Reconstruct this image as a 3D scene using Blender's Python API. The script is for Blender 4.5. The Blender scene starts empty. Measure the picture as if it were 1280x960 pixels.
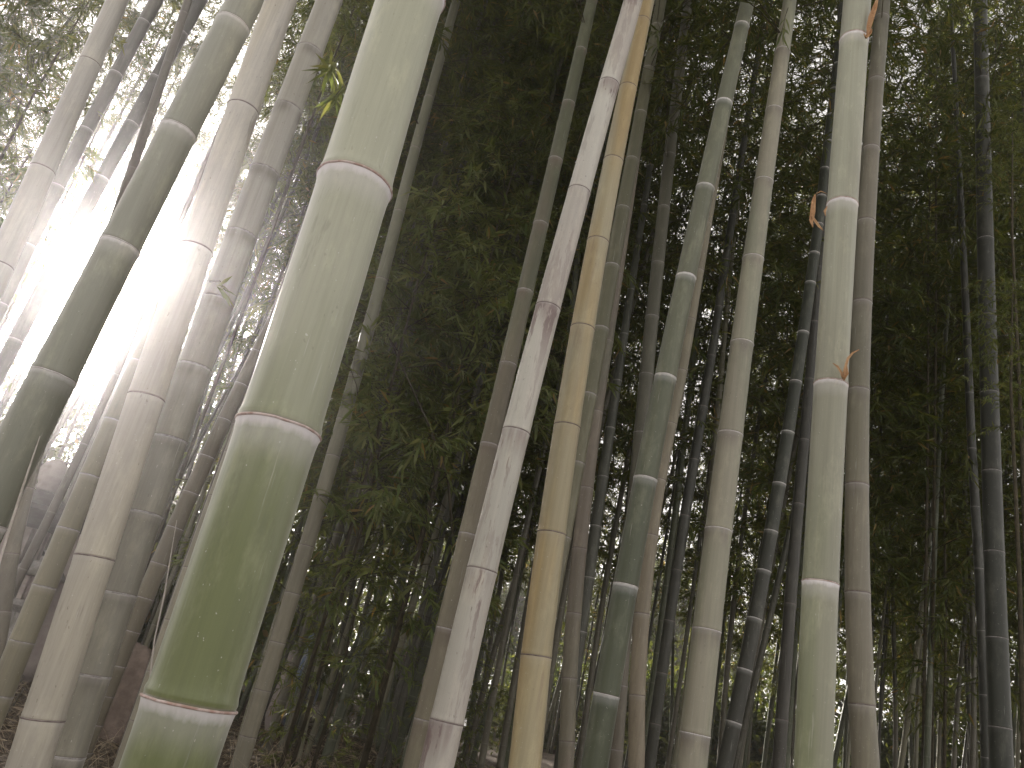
import bpy, math, random
import numpy as np
from mathutils import Vector, Matrix, Quaternion

# ------------------------------------------------------------------ camera, light, exposure
S = bpy.context.scene
COL = S.collection
R = math.radians
F = 1000.0                                  # focal length in photograph pixels (1280 wide)
PITCH, ROLL = R(21.5), math.atan2(.215, .977)
CAM = Vector((0, 0, 1.0))
FW = Vector((0, math.cos(PITCH), math.sin(PITCH)))
r0, u0 = Vector((1, 0, 0)), Vector((0, -math.sin(PITCH), math.cos(PITCH)))
RT = r0 * math.cos(ROLL) + u0 * math.sin(ROLL)
UP = u0 * math.cos(ROLL) - r0 * math.sin(ROLL)
cd = bpy.data.cameras.new('camera'); cam = bpy.data.objects.new('camera', cd); COL.objects.link(cam)
m = Matrix.Identity(4)
for i in range(3):
    m[i][0], m[i][1], m[i][2], m[i][3] = RT[i], UP[i], -FW[i], CAM[i]
cam.matrix_world = m
cd.sensor_width = 36; cd.lens = 36 * F / 1280; cd.clip_start = .02; cd.clip_end = 1000
S.camera = cam

SUN_EL, SUN_AZ = R(20.3), R(-28.6)              # azimuth from +Y towards +X
sd = Vector((math.sin(SUN_AZ) * math.cos(SUN_EL), math.cos(SUN_AZ) * math.cos(SUN_EL), math.sin(SUN_EL)))
W = bpy.data.worlds.new('World'); S.world = W; W.use_nodes = True
nt = W.node_tree; nt.nodes.clear()
sk = nt.nodes.new('ShaderNodeTexSky'); sk.sky_type = 'NISHITA'; sk.sun_disc = False
sk.sun_elevation = SUN_EL; sk.sun_rotation = SUN_AZ; sk.air_density = 1.0; sk.dust_density = 1.2
hs = nt.nodes.new('ShaderNodeHueSaturation'); hs.inputs['Saturation'].default_value = .05
bg = nt.nodes.new('ShaderNodeBackground'); bg.inputs['Strength'].default_value = .15
wo = nt.nodes.new('ShaderNodeOutputWorld')
nt.links.new(sk.outputs[0], hs.inputs['Color']); wm = nt.nodes.new('ShaderNodeMix'); wm.data_type = 'RGBA'; wm.blend_type = 'MULTIPLY'; wm.inputs[0].default_value = 1
wm.inputs[7].default_value = (1.0, .955, .90, 1)
nt.links.new(hs.outputs[0], wm.inputs[6]); nt.links.new(wm.outputs[2], bg.inputs[0]); nt.links.new(bg.outputs[0], wo.inputs[0])
sl = bpy.data.lights.new('sun', 'SUN'); sl.energy = 5.0; sl.angle = R(.5); sl.color = (1, .94, .86)
so = bpy.data.objects.new('sun', sl); COL.objects.link(so)
so.rotation_euler = sd.to_track_quat('Z', 'Y').to_euler()

S.render.engine = 'CYCLES'
cy = S.cycles
cy.use_denoising = True; cy.max_bounces = 5; cy.diffuse_bounces = 4; cy.glossy_bounces = 2
cy.transmission_bounces = 3; cy.volume_bounces = 1; cy.transparent_max_bounces = 4
cy.caustics_reflective = False; cy.caustics_refractive = False
S.view_settings.view_transform = 'Standard'; S.view_settings.look = 'None'
S.view_settings.exposure = 1.3
HAZE = .0070

# ------------------------------------------------------------------ helpers
def at(x, y, D):
    """point on the plane Y = D seen at photograph pixel (x, y)"""
    d = FW + RT * ((x - 640) / F) + UP * ((480 - y) / F)
    return CAM + d * (D / d.y)
def depth(p): return (p - CAM).dot(FW)
def ground_z(x, y):
    def ss(a, b, v):
        t = min(1, max(0, (v - a) / (b - a))); return t * t * (3 - 2 * t)
    z = .42 * ss(.5, 2.3, y)
    k = 1 - ss(14, 17, y)
    return z + k * .035 * (math.sin(x * 1.7 + .6) * math.sin(y * 1.3 + x * .4) + .6 * math.sin(x * 4.1 + y * 2.3))
def link(name, me, mats=(), parent=None, loc=None):
    o = bpy.data.objects.new(name, me); COL.objects.link(o)
    for mt in mats: me.materials.append(mt)
    if parent: o.parent = parent
    if loc is not None: o.location = loc
    return o
def tag(o, label=None, cat=None, group=None, kind=None):
    if label: o['label'] = label
    if cat: o['category'] = cat
    if group: o['group'] = group
    if kind: o['kind'] = kind
    return o
def empty(name, loc, label, cat, group=None):
    o = bpy.data.objects.new(name, None); COL.objects.link(o); o.location = loc; o.empty_display_size = .1
    return tag(o, label, cat, group)
def mesh(name, V, Fc, smooth=True, midx=None):
    me = bpy.data.meshes.new(name)
    me.from_pydata([tuple(v) for v in V], [], [tuple(f) for f in Fc])
    if smooth: me.polygons.foreach_set('use_smooth', [True] * len(me.polygons))
    if midx is not None: me.polygons.foreach_set('material_index', midx)
    me.update(); return me
def copy_tree(o, parent=None):
    c = o.copy(); COL.objects.link(c)
    if parent: c.parent = parent
    for ch in o.children:
        copy_tree(ch, c)
    return c
class MB:
    def __init__(s): s.V, s.F, s.M = [], [], []
    def add(s, V, Fc, mi=0):
        n = len(s.V); s.V += [tuple(v) for v in V]; s.F += [tuple(i + n for i in f) for f in Fc]; s.M += [mi] * len(Fc)
    def tube(s, P, rad, n=6, mi=0, cap=True):
        P = [Vector(p) for p in P]; V = []; Fc = []
        a = None
        for i, p in enumerate(P):
            t = (P[min(i + 1, len(P) - 1)] - P[max(i - 1, 0)]).normalized()
            if a is None: a = t.orthogonal().normalized()
            a = (a - t * a.dot(t)).normalized(); b = t.cross(a)
            r = rad[i] if hasattr(rad, '__len__') else rad
            for k in range(n):
                q = 2 * math.pi * k / n
                V.append(p + (a * math.cos(q) + b * math.sin(q)) * r)
        for i in range(len(P) - 1):
            for k in range(n):
                k2 = (k + 1) % n
                Fc.append((i * n + k, i * n + k2, (i + 1) * n + k2, (i + 1) * n + k))
        if cap:
            Fc.append(tuple(range(n))[::-1]); Fc.append(tuple((len(P) - 1) * n + k for k in range(n)))
        s.add(V, Fc, mi)
    def lathe(s, prof, n=24, c=(0, 0, 0), mi=0, sq=None):
        V, Fc = [], []
        for (r, z) in prof:
            for k in range(n):
                q = 2 * math.pi * (k + .5) / n
                rr = r
                if sq: rr = r / (max(abs(math.cos(q * sq / 2 % math.pi)), .0) * 0 + math.cos(((q + math.pi / sq) % (2 * math.pi / sq)) - math.pi / sq))
                V.append((c[0] + rr * math.cos(q), c[1] + rr * math.sin(q), c[2] + z))
        for i in range(len(prof) - 1):
            for k in range(n):
                k2 = (k + 1) % n
                Fc.append((i * n + k, i * n + k2, (i + 1) * n + k2, (i + 1) * n + k))
        Fc.append(tuple(range(n))[::-1]); Fc.append(tuple((len(prof) - 1) * n + k for k in range(n)))
        s.add(V, Fc, mi)
    def box(s, c, d, mi=0):
        x, y, z = c; a, b, h = d[0] / 2, d[1] / 2, d[2] / 2
        V = [(x + i * a, y + j * b, z + k * h) for k in (-1, 1) for j in (-1, 1) for i in (-1, 1)]
        s.add(V, [(0, 2, 3, 1), (4, 5, 7, 6), (0, 1, 5, 4), (2, 6, 7, 3), (0, 4, 6, 2), (1, 3, 7, 5)], mi)
    def build(s, name, mats, parent=None, loc=None, smooth=True):
        return link(name, mesh(name, s.V, s.F, smooth, s.M), mats, parent, loc)

# ------------------------------------------------------------------ materials
class NT:
    def __init__(s, name):
        s.m = bpy.data.materials.new(name); s.m.use_nodes = True
        s.t = s.m.node_tree; s.t.nodes.clear(); s.out = s.n('ShaderNodeOutputMaterial')
    def n(s, k, **kw):
        x = s.t.nodes.new(k)
        for a, b in kw.items(): setattr(x, a, b)
        return x
    def set(s, sock, v):
        if isinstance(v, bpy.types.NodeSocket): s.t.links.new(v, sock)
        else:
            if hasattr(v, '__len__') and len(v) == 3 and sock.type == 'RGBA': v = (*v, 1)
            sock.default_value = v
    def math(s, op, a, b=0, c=None, clamp=False):
        x = s.n('ShaderNodeMath', operation=op, use_clamp=clamp); s.set(x.inputs[0], a); s.set(x.inputs[1], b)
        if c is not None: s.set(x.inputs[2], c)
        return x.outputs[0]
    def mix(s, f, a, b, blend='MIX'):
        x = s.n('ShaderNodeMix', data_type='RGBA', blend_type=blend); s.set(x.inputs[0], f); s.set(x.inputs[6], a); s.set(x.inputs[7], b)
        return x.outputs[2]
    def ramp(s, v, a, b, lo=0, hi=1):
        x = s.n('ShaderNodeMapRange', interpolation_type='SMOOTHSTEP'); s.set(x.inputs[0], v)
        for i, q in enumerate((a, b, lo, hi)): x.inputs[1 + i].default_value = q
        return x.outputs[0]
    def noise(s, vec, scale=(1, 1, 1), sc=1, det=3, rough=.5, off=(0, 0, 0)):
        mp = s.n('ShaderNodeMapping'); s.set(mp.inputs[0], vec); mp.inputs['Scale'].default_value = scale; mp.inputs['Location'].default_value = off
        x = s.n('ShaderNodeTexNoise'); s.set(x.inputs['Vector'], mp.outputs[0]); x.inputs['Scale'].default_value = sc
        x.inputs['Detail'].default_value = det; x.inputs['Roughness'].default_value = rough
        return x.outputs[0]
    def attr(s, name, k='Fac'): return s.n('ShaderNodeAttribute', attribute_name=name).outputs[k]
    def obj(s): return s.n('ShaderNodeTexCoord').outputs['Object']
    def bsdf(s, col, rough=.6, spec=.3, sheen=0, bump=None, bstr=.3, bdist=.002):
        b = s.n('ShaderNodeBsdfPrincipled'); s.set(b.inputs['Base Color'], col); s.set(b.inputs['Roughness'], rough)
        b.inputs['Specular IOR Level'].default_value = spec
        if sheen: b.inputs['Sheen Weight'].default_value = sheen; b.inputs['Sheen Roughness'].default_value = .4
        if bump is not None:
            q = s.n('ShaderNodeBump'); q.inputs['Strength'].default_value = bstr; q.inputs['Distance'].default_value = bdist
            s.set(q.inputs['Height'], bump); s.t.links.new(q.outputs[0], b.inputs['Normal'])
        s.t.links.new(b.outputs[0], s.out.inputs[0]); return s.m

def culm_mat(name, low, high, z0=.6, z1=2.6, alt=None, wax=.5, waxlen=.6, waxcol=(.62, .60, .60), blotch=None, bl_amt=.0,
             bl_th=.56, below=None, below_len=2.0, speck=.4, rough=.42, sheen=.15, streak=.25, green=False, seed=0):
    def ds(c, k=.38):
        l = .3 * c[0] + .6 * c[1] + .1 * c[2]
        return tuple(v + (l * w - v) * k for v, w in zip(c, (.98, 1.0, .85)))
    low, high = ds(low), ds(high)
    alt = ds(alt) if alt else None; below = ds(below) if below else None; blotch = ds(blotch, .25) if blotch else None
    if green:
        low, high, alt, below = [tuple(v * w for v, w in zip(q, (.97, 1.0, .85))) if q else None for q in (low, high, alt, below)]
    t = NT(name); o = t.obj(); of = (seed * 3.1, seed * 1.7, seed * 2.3)
    sep = t.n('ShaderNodeSeparateXYZ'); t.set(sep.inputs[0], o)
    dn, du, sg = t.attr('dn'), t.attr('du'), t.attr('seg')
    big = t.noise(o, (9, 9, 1.4), 1, 3, .55, of)
    zz = t.math('ADD', sep.outputs[2], t.math('MULTIPLY', t.math('SUBTRACT', big, .5), 1.2))
    c = t.mix(t.ramp(zz, z0, z1), low, high)
    if alt is not None:
        c = t.mix(t.math('MULTIPLY', t.ramp(t.noise(o, (7, 7, .9), 1, 2, .5, (of[0] + 9, 3, 1)), .42, .62), .8), c, alt)
    # lengthwise fibre streaks, finer ones on top of broad ones
    s1 = t.noise(o, (70, 70, 1.2), 1, 4, .6, of); s2 = t.noise(o, (260, 260, 5), 1, 2, .5, of)
    st = t.math('ADD', t.math('MULTIPLY', t.math('SUBTRACT', s1, .5), streak * 2), t.math('MULTIPLY', t.math('SUBTRACT', s2, .5), streak * .9))
    st = t.math('ADD', st, t.math('MULTIPLY', t.math('SUBTRACT', sg, .5), .16))
    val = t.math('ADD', 1.0, st)
    vc = t.n('ShaderNodeCombineXYZ'); [t.set(vc.inputs[i], val) for i in range(3)]
    c = t.mix(1.0, c, vc.outputs[0], 'MULTIPLY')
    # colour change just under each node
    if below is not None:
        k = t.math('MULTIPLY', t.ramp(dn, below_len, .1), t.ramp(t.noise(o, (22, 22, 2.2), 1, 3, .6, of), .38, .6))
        c = t.mix(t.math('MULTIPLY', k, .75), c, below)
    if blotch is not None:
        b1 = t.noise(o, (20, 20, 2.6), 1, 5, .65, (of[0], of[1] + 5, of[2]))
        b2 = t.noise(o, (160, 160, 25), 1, 3, .6, of)
        k = t.ramp(t.math('ADD', b1, t.math('MULTIPLY', t.math('SUBTRACT', b2, .5), .22)), bl_th, bl_th + .07)
        k = t.math('MULTIPLY', k, t.ramp(dn, 5.5, 1.0, .35, 1))
        c = t.mix(t.math('MULTIPLY', k, bl_amt), c, blotch)
    # specks and scratches
    sp = t.noise(o, (150, 150, 60), 1, 2, .5, of)
    c = t.mix(t.math('MULTIPLY', t.ramp(sp, .70, .76), speck), c, (.06, .045, .035))
    ls = t.noise(o, (90, 90, 3.5), 1, 4, .7, (of[0], 7, 7))
    c = t.mix(t.math('MULTIPLY', t.ramp(ls, .64, .72), .35), c, (.5, .5, .46))
    # waxy bloom: strong under the node, thin powder elsewhere
    wn = t.noise(o, (70, 70, 30), 1, 4, .6, of)
    dd = t.math('ADD', dn, t.math('MULTIPLY', t.math('SUBTRACT', wn, .5), waxlen * .7))
    k = t.math('MULTIPLY', t.ramp(dd, waxlen, waxlen * .12), wax)
    k2 = t.math('MULTIPLY', t.ramp(dd, waxlen * 2.6, waxlen * .6), wax * .3)
    k = t.math('MAXIMUM', k, k2)
    k = t.math('MULTIPLY', k, t.ramp(t.attr('low'), .5, .45))
    k = t.math('MULTIPLY', k, t.ramp(sg, 0, 1, .6, 1.0))
    c = t.mix(k, c, waxcol)
    pw = t.math('MULTIPLY', t.ramp(t.noise(o, (14, 14, 5), 1, 6, .72, (2, of[1], 6)), .48, .70), .3 + .25 * wax)
    c = t.mix(pw, c, t.mix(1, t.mix(.12, c, (.5, .49, .47)), (1.42, 1.41, 1.28), 'MULTIPLY'))
    c = t.mix(t.math('MULTIPLY', t.ramp(t.noise(o, (190, 190, 120), 1, 2, .5, of), .72, .76), .5), c, (.6, .58, .54))
    # thin dark seam in the groove over the scar
    g = t.math('MULTIPLY', t.ramp(du, .10, .02), .75)
    c = t.mix(g, c, (.10, .075, .065))
    rg = t.math('ADD', rough, t.math('MULTIPLY', k, .35))
    rg = t.math('ADD', rg, t.math('MULTIPLY', t.math('SUBTRACT', s1, .5), .25))
    bp = t.math('ADD', s2, t.math('MULTIPLY', s1, .8))
    return t.bsdf(c, rg, .35, sheen, bp, .25, .0008)

def ring_mat(name, a, b):
    t = NT(name); o = t.obj()
    return t.bsdf(t.mix(t.ramp(t.noise(o, (60, 60, 60), 1, 4), .35, .65), a, b), .7, .2, .1, t.noise(o, (300, 300, 300), 1, 2), .3, .001)

def leaf_mat(name, a, b, c, dead=.03, tr=.42):
    t = NT(name)
    rnd = t.n('ShaderNodeNewGeometry').outputs['Random Per Island']
    oi = t.n('ShaderNodeObjectInfo').outputs['Random']
    k = t.math('FRACT', t.math('ADD', t.math('MULTIPLY', rnd, .999), t.math('MULTIPLY', oi, .2)))
    col = t.mix(t.ramp(k, 0, .6), a, b); col = t.mix(t.ramp(k, .55, 1), col, c)
    k2 = t.math('FRACT', t.math('MULTIPLY', rnd, 37.7))
    col = t.mix(t.math('GREATER_THAN', k2, 1 - dead), col, (.22, .16, .07))
    d = t.n('ShaderNodeBsdfPrincipled'); t.set(d.inputs['Base Color'], col); d.inputs['Roughness'].default_value = .5
    d.inputs['Specular IOR Level'].default_value = .25
    tl = t.n('ShaderNodeBsdfTranslucent')
    t.set(tl.inputs[0], t.mix(1, col, (1.9, 1.7, .75), 'MULTIPLY'))
    mx = t.n('ShaderNodeMixShader'); mx.inputs[0].default_value = tr
    t.t.links.new(d.outputs[0], mx.inputs[1]); t.t.links.new(tl.outputs[0], mx.inputs[2]); t.t.links.new(mx.outputs[0], t.out.inputs[0])
    return t.m
def noise_mat(name, a, b, sc=8, rough=.8, bump=.4, c=None, bd=.01, spec=.2):
    t = NT(name); o = t.obj(); n1 = t.noise(o, (1, 1, 1), sc, 6, .65)
    col = t.mix(t.ramp(n1, .35, .65), a, b)
    if c is not None: col = t.mix(t.ramp(t.noise(o, (1, 1, 1), sc * .27, 4, .6, (4, 2, 9)), .5, .62), col, c)
    return t.bsdf(col, rough, spec, 0, t.noise(o, (1, 1, 1), sc * 4, 5, .7), bump, bd)

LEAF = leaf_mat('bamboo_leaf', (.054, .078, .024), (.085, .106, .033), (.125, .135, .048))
LEAF2 = leaf_mat('lit_olive_bamboo_leaf', (.092, .128, .044), (.128, .155, .060), (.172, .188, .084), .025)  # lighter than the stand's leaves: front light on the bushes put into the colour
TREELEAF = leaf_mat('sunlit_tree_leaf', (.055, .082, .026), (.075, .098, .032), (.10, .115, .042), .02, .45)
TWIG = noise_mat('twig_bark', (.05, .045, .03), (.09, .075, .05), 30)
BARK = noise_mat('tree_bark', (.07, .055, .045), (.13, .11, .09), 14)

# ------------------------------------------------------------------ bamboo stems
PROF = [(-4.5, 1.0), (-3, 1.0), (-1.6, .998), (-.8, 1.0), (-.35, 1.012), (-.12, 1.035), (-.03, 1.058), (0, 1.068), (.025, 1.03), (.07, 1.028), (.13, 1.045),
        (.19, 1.043), (.28, 1.015), (.45, 1.002), (.9, .995), (1.8, .993), (3, .995), (4.5, .997)]
def interp_path(P, Rr):
    """smooth spline through points; returns sampler s -> (pos, radius)"""
    P = [Vector(p) for p in P]
    cum = [0]
    for i in range(1, len(P)): cum.append(cum[-1] + (P[i] - P[i - 1]).length)
    cum = np.array(cum); A = np.array([list(p) for p in P]); Rr = np.array(Rr)
    n = len(P); T = np.zeros_like(A)
    for i in range(n):
        a, b = max(i - 1, 0), min(i + 1, n - 1); T[i] = (A[b] - A[a]) / (cum[b] - cum[a])
    def f(s):
        s = min(max(s, 0), cum[-1]); i = min(int(np.searchsorted(cum, s, 'right')) - 1, n - 2)
        h = cum[i + 1] - cum[i]; u = (s - cum[i]) / h
        h00, h10, h01, h11 = 2*u**3-3*u*u+1, u**3-2*u*u+u, -2*u**3+3*u*u, u**3-u*u
        p = h00*A[i] + h10*h*T[i] + h01*A[i+1] + h11*h*T[i+1]
        return Vector(p), float(np.interp(s, cum, Rr))
    return f, float(cum[-1]), cum
def frame(f, s, L):
    a, b = f(max(s - .01, 0))[0], f(min(s + .01, L))[0]
    t = (b - a).normalized(); x = (Vector((1, 0, 0)) - t * t.x).normalized(); return t, x, t.cross(x)
def stem_mesh(name, f, L, nodes, nseg, rnd, base=Vector((0, 0, 0)), amp=1.0, zoff=0.):
    rows = []                                          # (s, mult, dn, du, seg)
    nodes = [s for s in nodes if 0.02 < s < L - .05]
    segs = [rnd.random() for _ in range(len(nodes) + 2)]
    rows.append((0, 1.03, 6, 6, segs[0]))
    for i, s in enumerate(nodes):
        r = f(s)[1]
        lo = nodes[i - 1] if i else 0; hi = nodes[i + 1] if i + 1 < len(nodes) else L
        tilt = rnd.uniform(-.06, .06)
        for d, k in PROF:
            q = s + d * r
            if d < 0 and q < (lo + s) / 2 + (0 if i else 0) : continue
            if d > 0 and q > (hi + s) / 2: continue
            below = d <= 0
            rows.append((q, 1 + (k - 1) * amp, (-d if below else 6.), (6. if below else d), segs[i] if below else segs[i + 1]))
    rows.append((L, 1, 6, 6, segs[-1]))
    rows.sort(key=lambda q: q[0])
    V, Fc, dn, du, sg, lw = [], [], [], [], [], []
    for (s, k, a, b, g) in rows:
        p, r = f(s); t, x, y = frame(f, s, L)
        for j in range(nseg):
            q = 2 * math.pi * j / nseg
            V.append(p - base + (x * math.cos(q) + y * math.sin(q)) * r * k)
            dn.append(a); du.append(b); sg.append(g); lw.append(1.0 if a >= 6. and b < 6 else 0.)
    n = nseg
    for i in range(len(rows) - 1):
        for j in range(n):
            j2 = (j + 1) % n
            Fc.append((i * n + j, i * n + j2, (i + 1) * n + j2, (i + 1) * n + j))
    Fc.append(tuple((len(rows) - 1) * n + j for j in range(n)))
    me = mesh(name, V, Fc)
    for nm, arr in (('dn', dn), ('du', du), ('seg', sg), ('low', lw)):
        at_ = me.attributes.new(nm, 'FLOAT', 'POINT'); at_.data.foreach_set('value', arr)
    return me
def ring_mesh(f, s, L, nseg, amp, rnd, base):
    p, r = f(s); t, x, y = frame(f, s, L); V, Fc = [], []
    prof = [(-.045, 1.045), (-.03, 1.075), (-.005, 1.088), (.015, 1.082), (.024, 1.03), (-.01, 1.0)]
    wob = [rnd.uniform(-.012, .012) for _ in range(nseg)]
    wob = [(wob[i - 1] + wob[i] * 2 + wob[(i + 1) % nseg]) / 4 for i in range(nseg)]
    for d, k in prof:
        for j in range(nseg):
            q = 2 * math.pi * j / nseg
            V.append(p - base + (x * math.cos(q) + y * math.sin(q)) * r * (1 + (k - 1) * amp + .004) + t * r * (d + wob[j]))
    m_ = len(prof)
    for i in range(m_):
        for j in range(nseg):
            j2 = (j + 1) % nseg; i2 = (i + 1) % m_
            Fc.append((i * nseg + j, i * nseg + j2, i2 * nseg + j2, i2 * nseg + j))
    return mesh('node_ring', V, Fc)

# ------------------------------------------------------------------ foliage (numpy leaf clouds on real twigs)
def leaf_arrays(pos, dr, nrm, ln, wd, fine):
    """pos, dr, nrm (N,3), ln, wd (N) -> verts, faces for lanceolate blades folded on the midrib"""
    side = np.cross(dr, nrm); side /= np.linalg.norm(side, axis=1)[:, None] + 1e-9
    nn = np.cross(side, dr)
    L, Wd = ln[:, None], wd[:, None]
    if fine:
        pts = [pos, pos + dr*L*.18 + side*Wd*.40, pos + dr*L*.5 + side*Wd*.46 - nn*L*.03, pos + dr*L - nn*L*.16,
               pos + dr*L*.5 - side*Wd*.46 - nn*L*.03, pos + dr*L*.18 - side*Wd*.40, pos + dr*L*.5 - nn*L*.055]
        fc = [(0, 1, 6), (1, 2, 6), (2, 3, 6), (3, 4, 6), (4, 5, 6), (5, 0, 6)]
    else:
        pts = [pos, pos + dr*L*.36 + side*Wd*.5, pos + dr*L - nn*L*.13, pos + dr*L*.36 - side*Wd*.5]
        fc = [(0, 1, 2), (0, 2, 3)]
    k = len(pts); V = np.stack(pts, 1).reshape(-1, 3)
    Fc = (np.arange(len(pos))[:, None, None] * k + np.array(fc)[None]).reshape(-1, 3)
    return V, Fc
def fast_mesh(name, V, Fc, mb=None, slots=True):
    """leaf triangles + twig quads of an MB as ONE mesh, slot 0 leaves, slot 1 twigs"""
    me = bpy.data.meshes.new(name); nv, nf = len(V), len(Fc)
    tv = np.array(mb.V, float).reshape(-1, 3) if mb and mb.V else np.zeros((0, 3))
    tf = mb.F if mb else []
    me.vertices.add(nv + len(tv)); me.vertices.foreach_set('co', np.concatenate([V, tv]).astype(np.float32).ravel())
    loops = np.concatenate([Fc.ravel()] + [np.array(q) + nv for q in tf]).astype(np.int32) if tf else Fc.ravel().astype(np.int32)
    cnt = np.concatenate([np.full(nf, 3), np.array([len(q) for q in tf], int)]).astype(np.int32)
    st = np.concatenate([[0], np.cumsum(cnt)[:-1]]).astype(np.int32)
    me.loops.add(len(loops)); me.loops.foreach_set('vertex_index', loops)
    me.polygons.add(len(cnt)); me.polygons.foreach_set('loop_start', st)
    me.polygons.foreach_set('material_index', np.concatenate([np.zeros(nf), np.ones(len(tf))]).astype(np.int32))
    me.update(calc_edges=True); me.validate(); return me
def crown_mesh(name, z0, z1, step, blen, twigs, leaves, seed, ll=.10, fine=False, droop=.5, tip=True, rise=.55, thick=.004):
    rg = np.random.default_rng(seed); rr = random.Random(seed)
    mb = MB(); P, Dd, Ls = [], [], []
    z = z0; az = rr.uniform(0, 6.28)
    while z < z1:
        u = (z - z0) / max(z1 - z0, .01)
        for b in range(2):
            a = az + b * rr.uniform(.5, 1.1) + rr.uniform(-.3, .3)
            Lb = blen * rr.uniform(.55, 1.25) * (1 - .6 * max(0, u - .55) / .45)
            h = Vector((math.cos(a), math.sin(a), 0)); pt = Vector((0, 0, z)); pts = [pt.copy()]
            n = 6; up = rise * rr.uniform(.7, 1.3)
            for i in range(n):
                w = i / (n - 1)
                d = (h + Vector((rr.uniform(-.2, .2), rr.uniform(-.2, .2), up - droop * 1.5 * w))).normalized()
                pt = pt + d * Lb / n; pts.append(pt.copy())
            mb.tube(pts, [thick * (1 - .7 * i / n) for i in range(n + 1)], 3, cap=False)
            for k in range(twigs):
                w = rr.uniform(.15, 1); i = min(int(w * n), n - 1); q = pts[i].lerp(pts[i + 1], w * n - i)
                d = (pts[i + 1] - pts[i]).normalized() + Vector((rr.gauss(0, .6), rr.gauss(0, .6), rr.gauss(-.1, .4)))
                d.normalize(); tl = rr.uniform(.08, .28); e = q + d * tl + Vector((0, 0, -droop * tl * .3))
                mb.tube([q, e], [thick * .35, thick * .2], 3, cap=False)
                m_ = max(2, int(leaves * rr.uniform(.6, 1.4)))
                for j in range(m_):
                    v = rr.uniform(.35, 1.0); p = q.lerp(e, v)
                    ld = d * .8 + Vector((rr.gauss(0, .55), rr.gauss(0, .55), rr.gauss(-droop * .7, .4))); ld.normalize()
                    P.append(p); Dd.append(ld); Ls.append(ll * rr.uniform(.65, 1.3))
        z += step * rr.uniform(.8, 1.2); az += math.pi + rr.uniform(-.5, .5)
    P = np.array(P); Dd = np.array(Dd); Ls = np.array(Ls)
    nr = rg.normal(0, .55, P.shape) + np.array([0, 0, 1.])
    V, Fc = leaf_arrays(P, Dd, nr, Ls, Ls * rg.uniform(.12, .17, len(Ls)), fine)
    return fast_mesh(name, V, Fc, mb), len(Ls)

rnd = random.Random(7)
HIGH = [crown_mesh('crown', 0, 5.0, .25, 1.1, 12, 8, 100 + i)[0] for i in range(3)]       # crowns carried high on the stems
LOWC = [crown_mesh('crown', 0, 6.6, .24, 1.15, 15, 9, 200 + i)[0] for i in range(4)]        # crowns that start low
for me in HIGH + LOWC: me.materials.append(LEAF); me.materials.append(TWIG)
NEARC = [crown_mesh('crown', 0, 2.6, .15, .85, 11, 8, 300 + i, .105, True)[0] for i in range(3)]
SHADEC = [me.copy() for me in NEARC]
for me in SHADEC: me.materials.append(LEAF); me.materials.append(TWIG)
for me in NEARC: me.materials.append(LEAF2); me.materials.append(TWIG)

# ------------------------------------------------------------------ the ground
def build_ground():
    xs = np.unique(np.concatenate([np.linspace(-58, -8, 14), np.linspace(-8, 8, 90), np.linspace(8, 58, 14)]))
    ys = np.unique(np.concatenate([np.linspace(-58, -3, 12), np.linspace(-3, 18, 110), np.linspace(18, 58, 12)]))
    V = [(x, y, ground_z(x, y)) for y in ys for x in xs]; n = len(xs)
    Fc = [(j * n + i, j * n + i + 1, (j + 1) * n + i + 1, (j + 1) * n + i) for j in range(len(ys) - 1) for i in range(n - 1)]
    t = NT('leaf_litter'); o = t.obj()
    c = t.mix(t.ramp(t.noise(o, (1, 1, 1), 9, 6, .7), .35, .65), (.05, .037, .028), (.11, .085, .062))
    c = t.mix(t.ramp(t.noise(o, (1, 1, 1), 60, 4, .7), .52, .64), c, (.19, .15, .11))
    c = t.mix(t.ramp(t.noise(o, (1, 1, 1), 1.3, 4, .6), .55, .7), c, (.10, .075, .055))
    mt = t.bsdf(c, .9, .1, 0, t.noise(o, (1, 1, 1), 45, 6, .75), .8, .02)
    tag(link('ground', mesh('ground', V, Fc), [mt]), kind='structure')
build_ground()
PAVE = noise_mat('pale_paving', (.62, .60, .60), (.74, .72, .72), 3, .8, .2)
def sheet(name, x0, x1, y0, y1, z, h, mat):
    mb = MB(); mb.box(((x0 + x1) / 2, (y0 + y1) / 2, z - h / 2 + .0), (x1 - x0, y1 - y0, h)); o = mb.build(name, [mat], smooth=False); return tag(o, kind='structure')
sheet('paved_court', 0, 4.5, 17.5, 27, .45, .12, PAVE)
sheet('bounce_path', -22, 22, -16, -.8, .06, .1, noise_mat('bounce_gravel', (.42, .40, .37), (.55, .52, .48), 6))  # unseen path behind the camera, widened and paled to bounce light into the grove

# ------------------------------------------------------------------ the bamboos one can tell apart
NR_WHITE = ring_mat('white_waxy_ring', (.72, .70, .70), (.55, .50, .50))
NR_PINK = ring_mat('pinkish_ring', (.60, .50, .48), (.36, .24, .20))
NR_DARK = ring_mat('dark_scar_ring', (.12, .09, .085), (.22, .18, .17))
NR_GREY = ring_mat('grey_ring', (.42, .40, .40), (.22, .20, .20))
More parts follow.
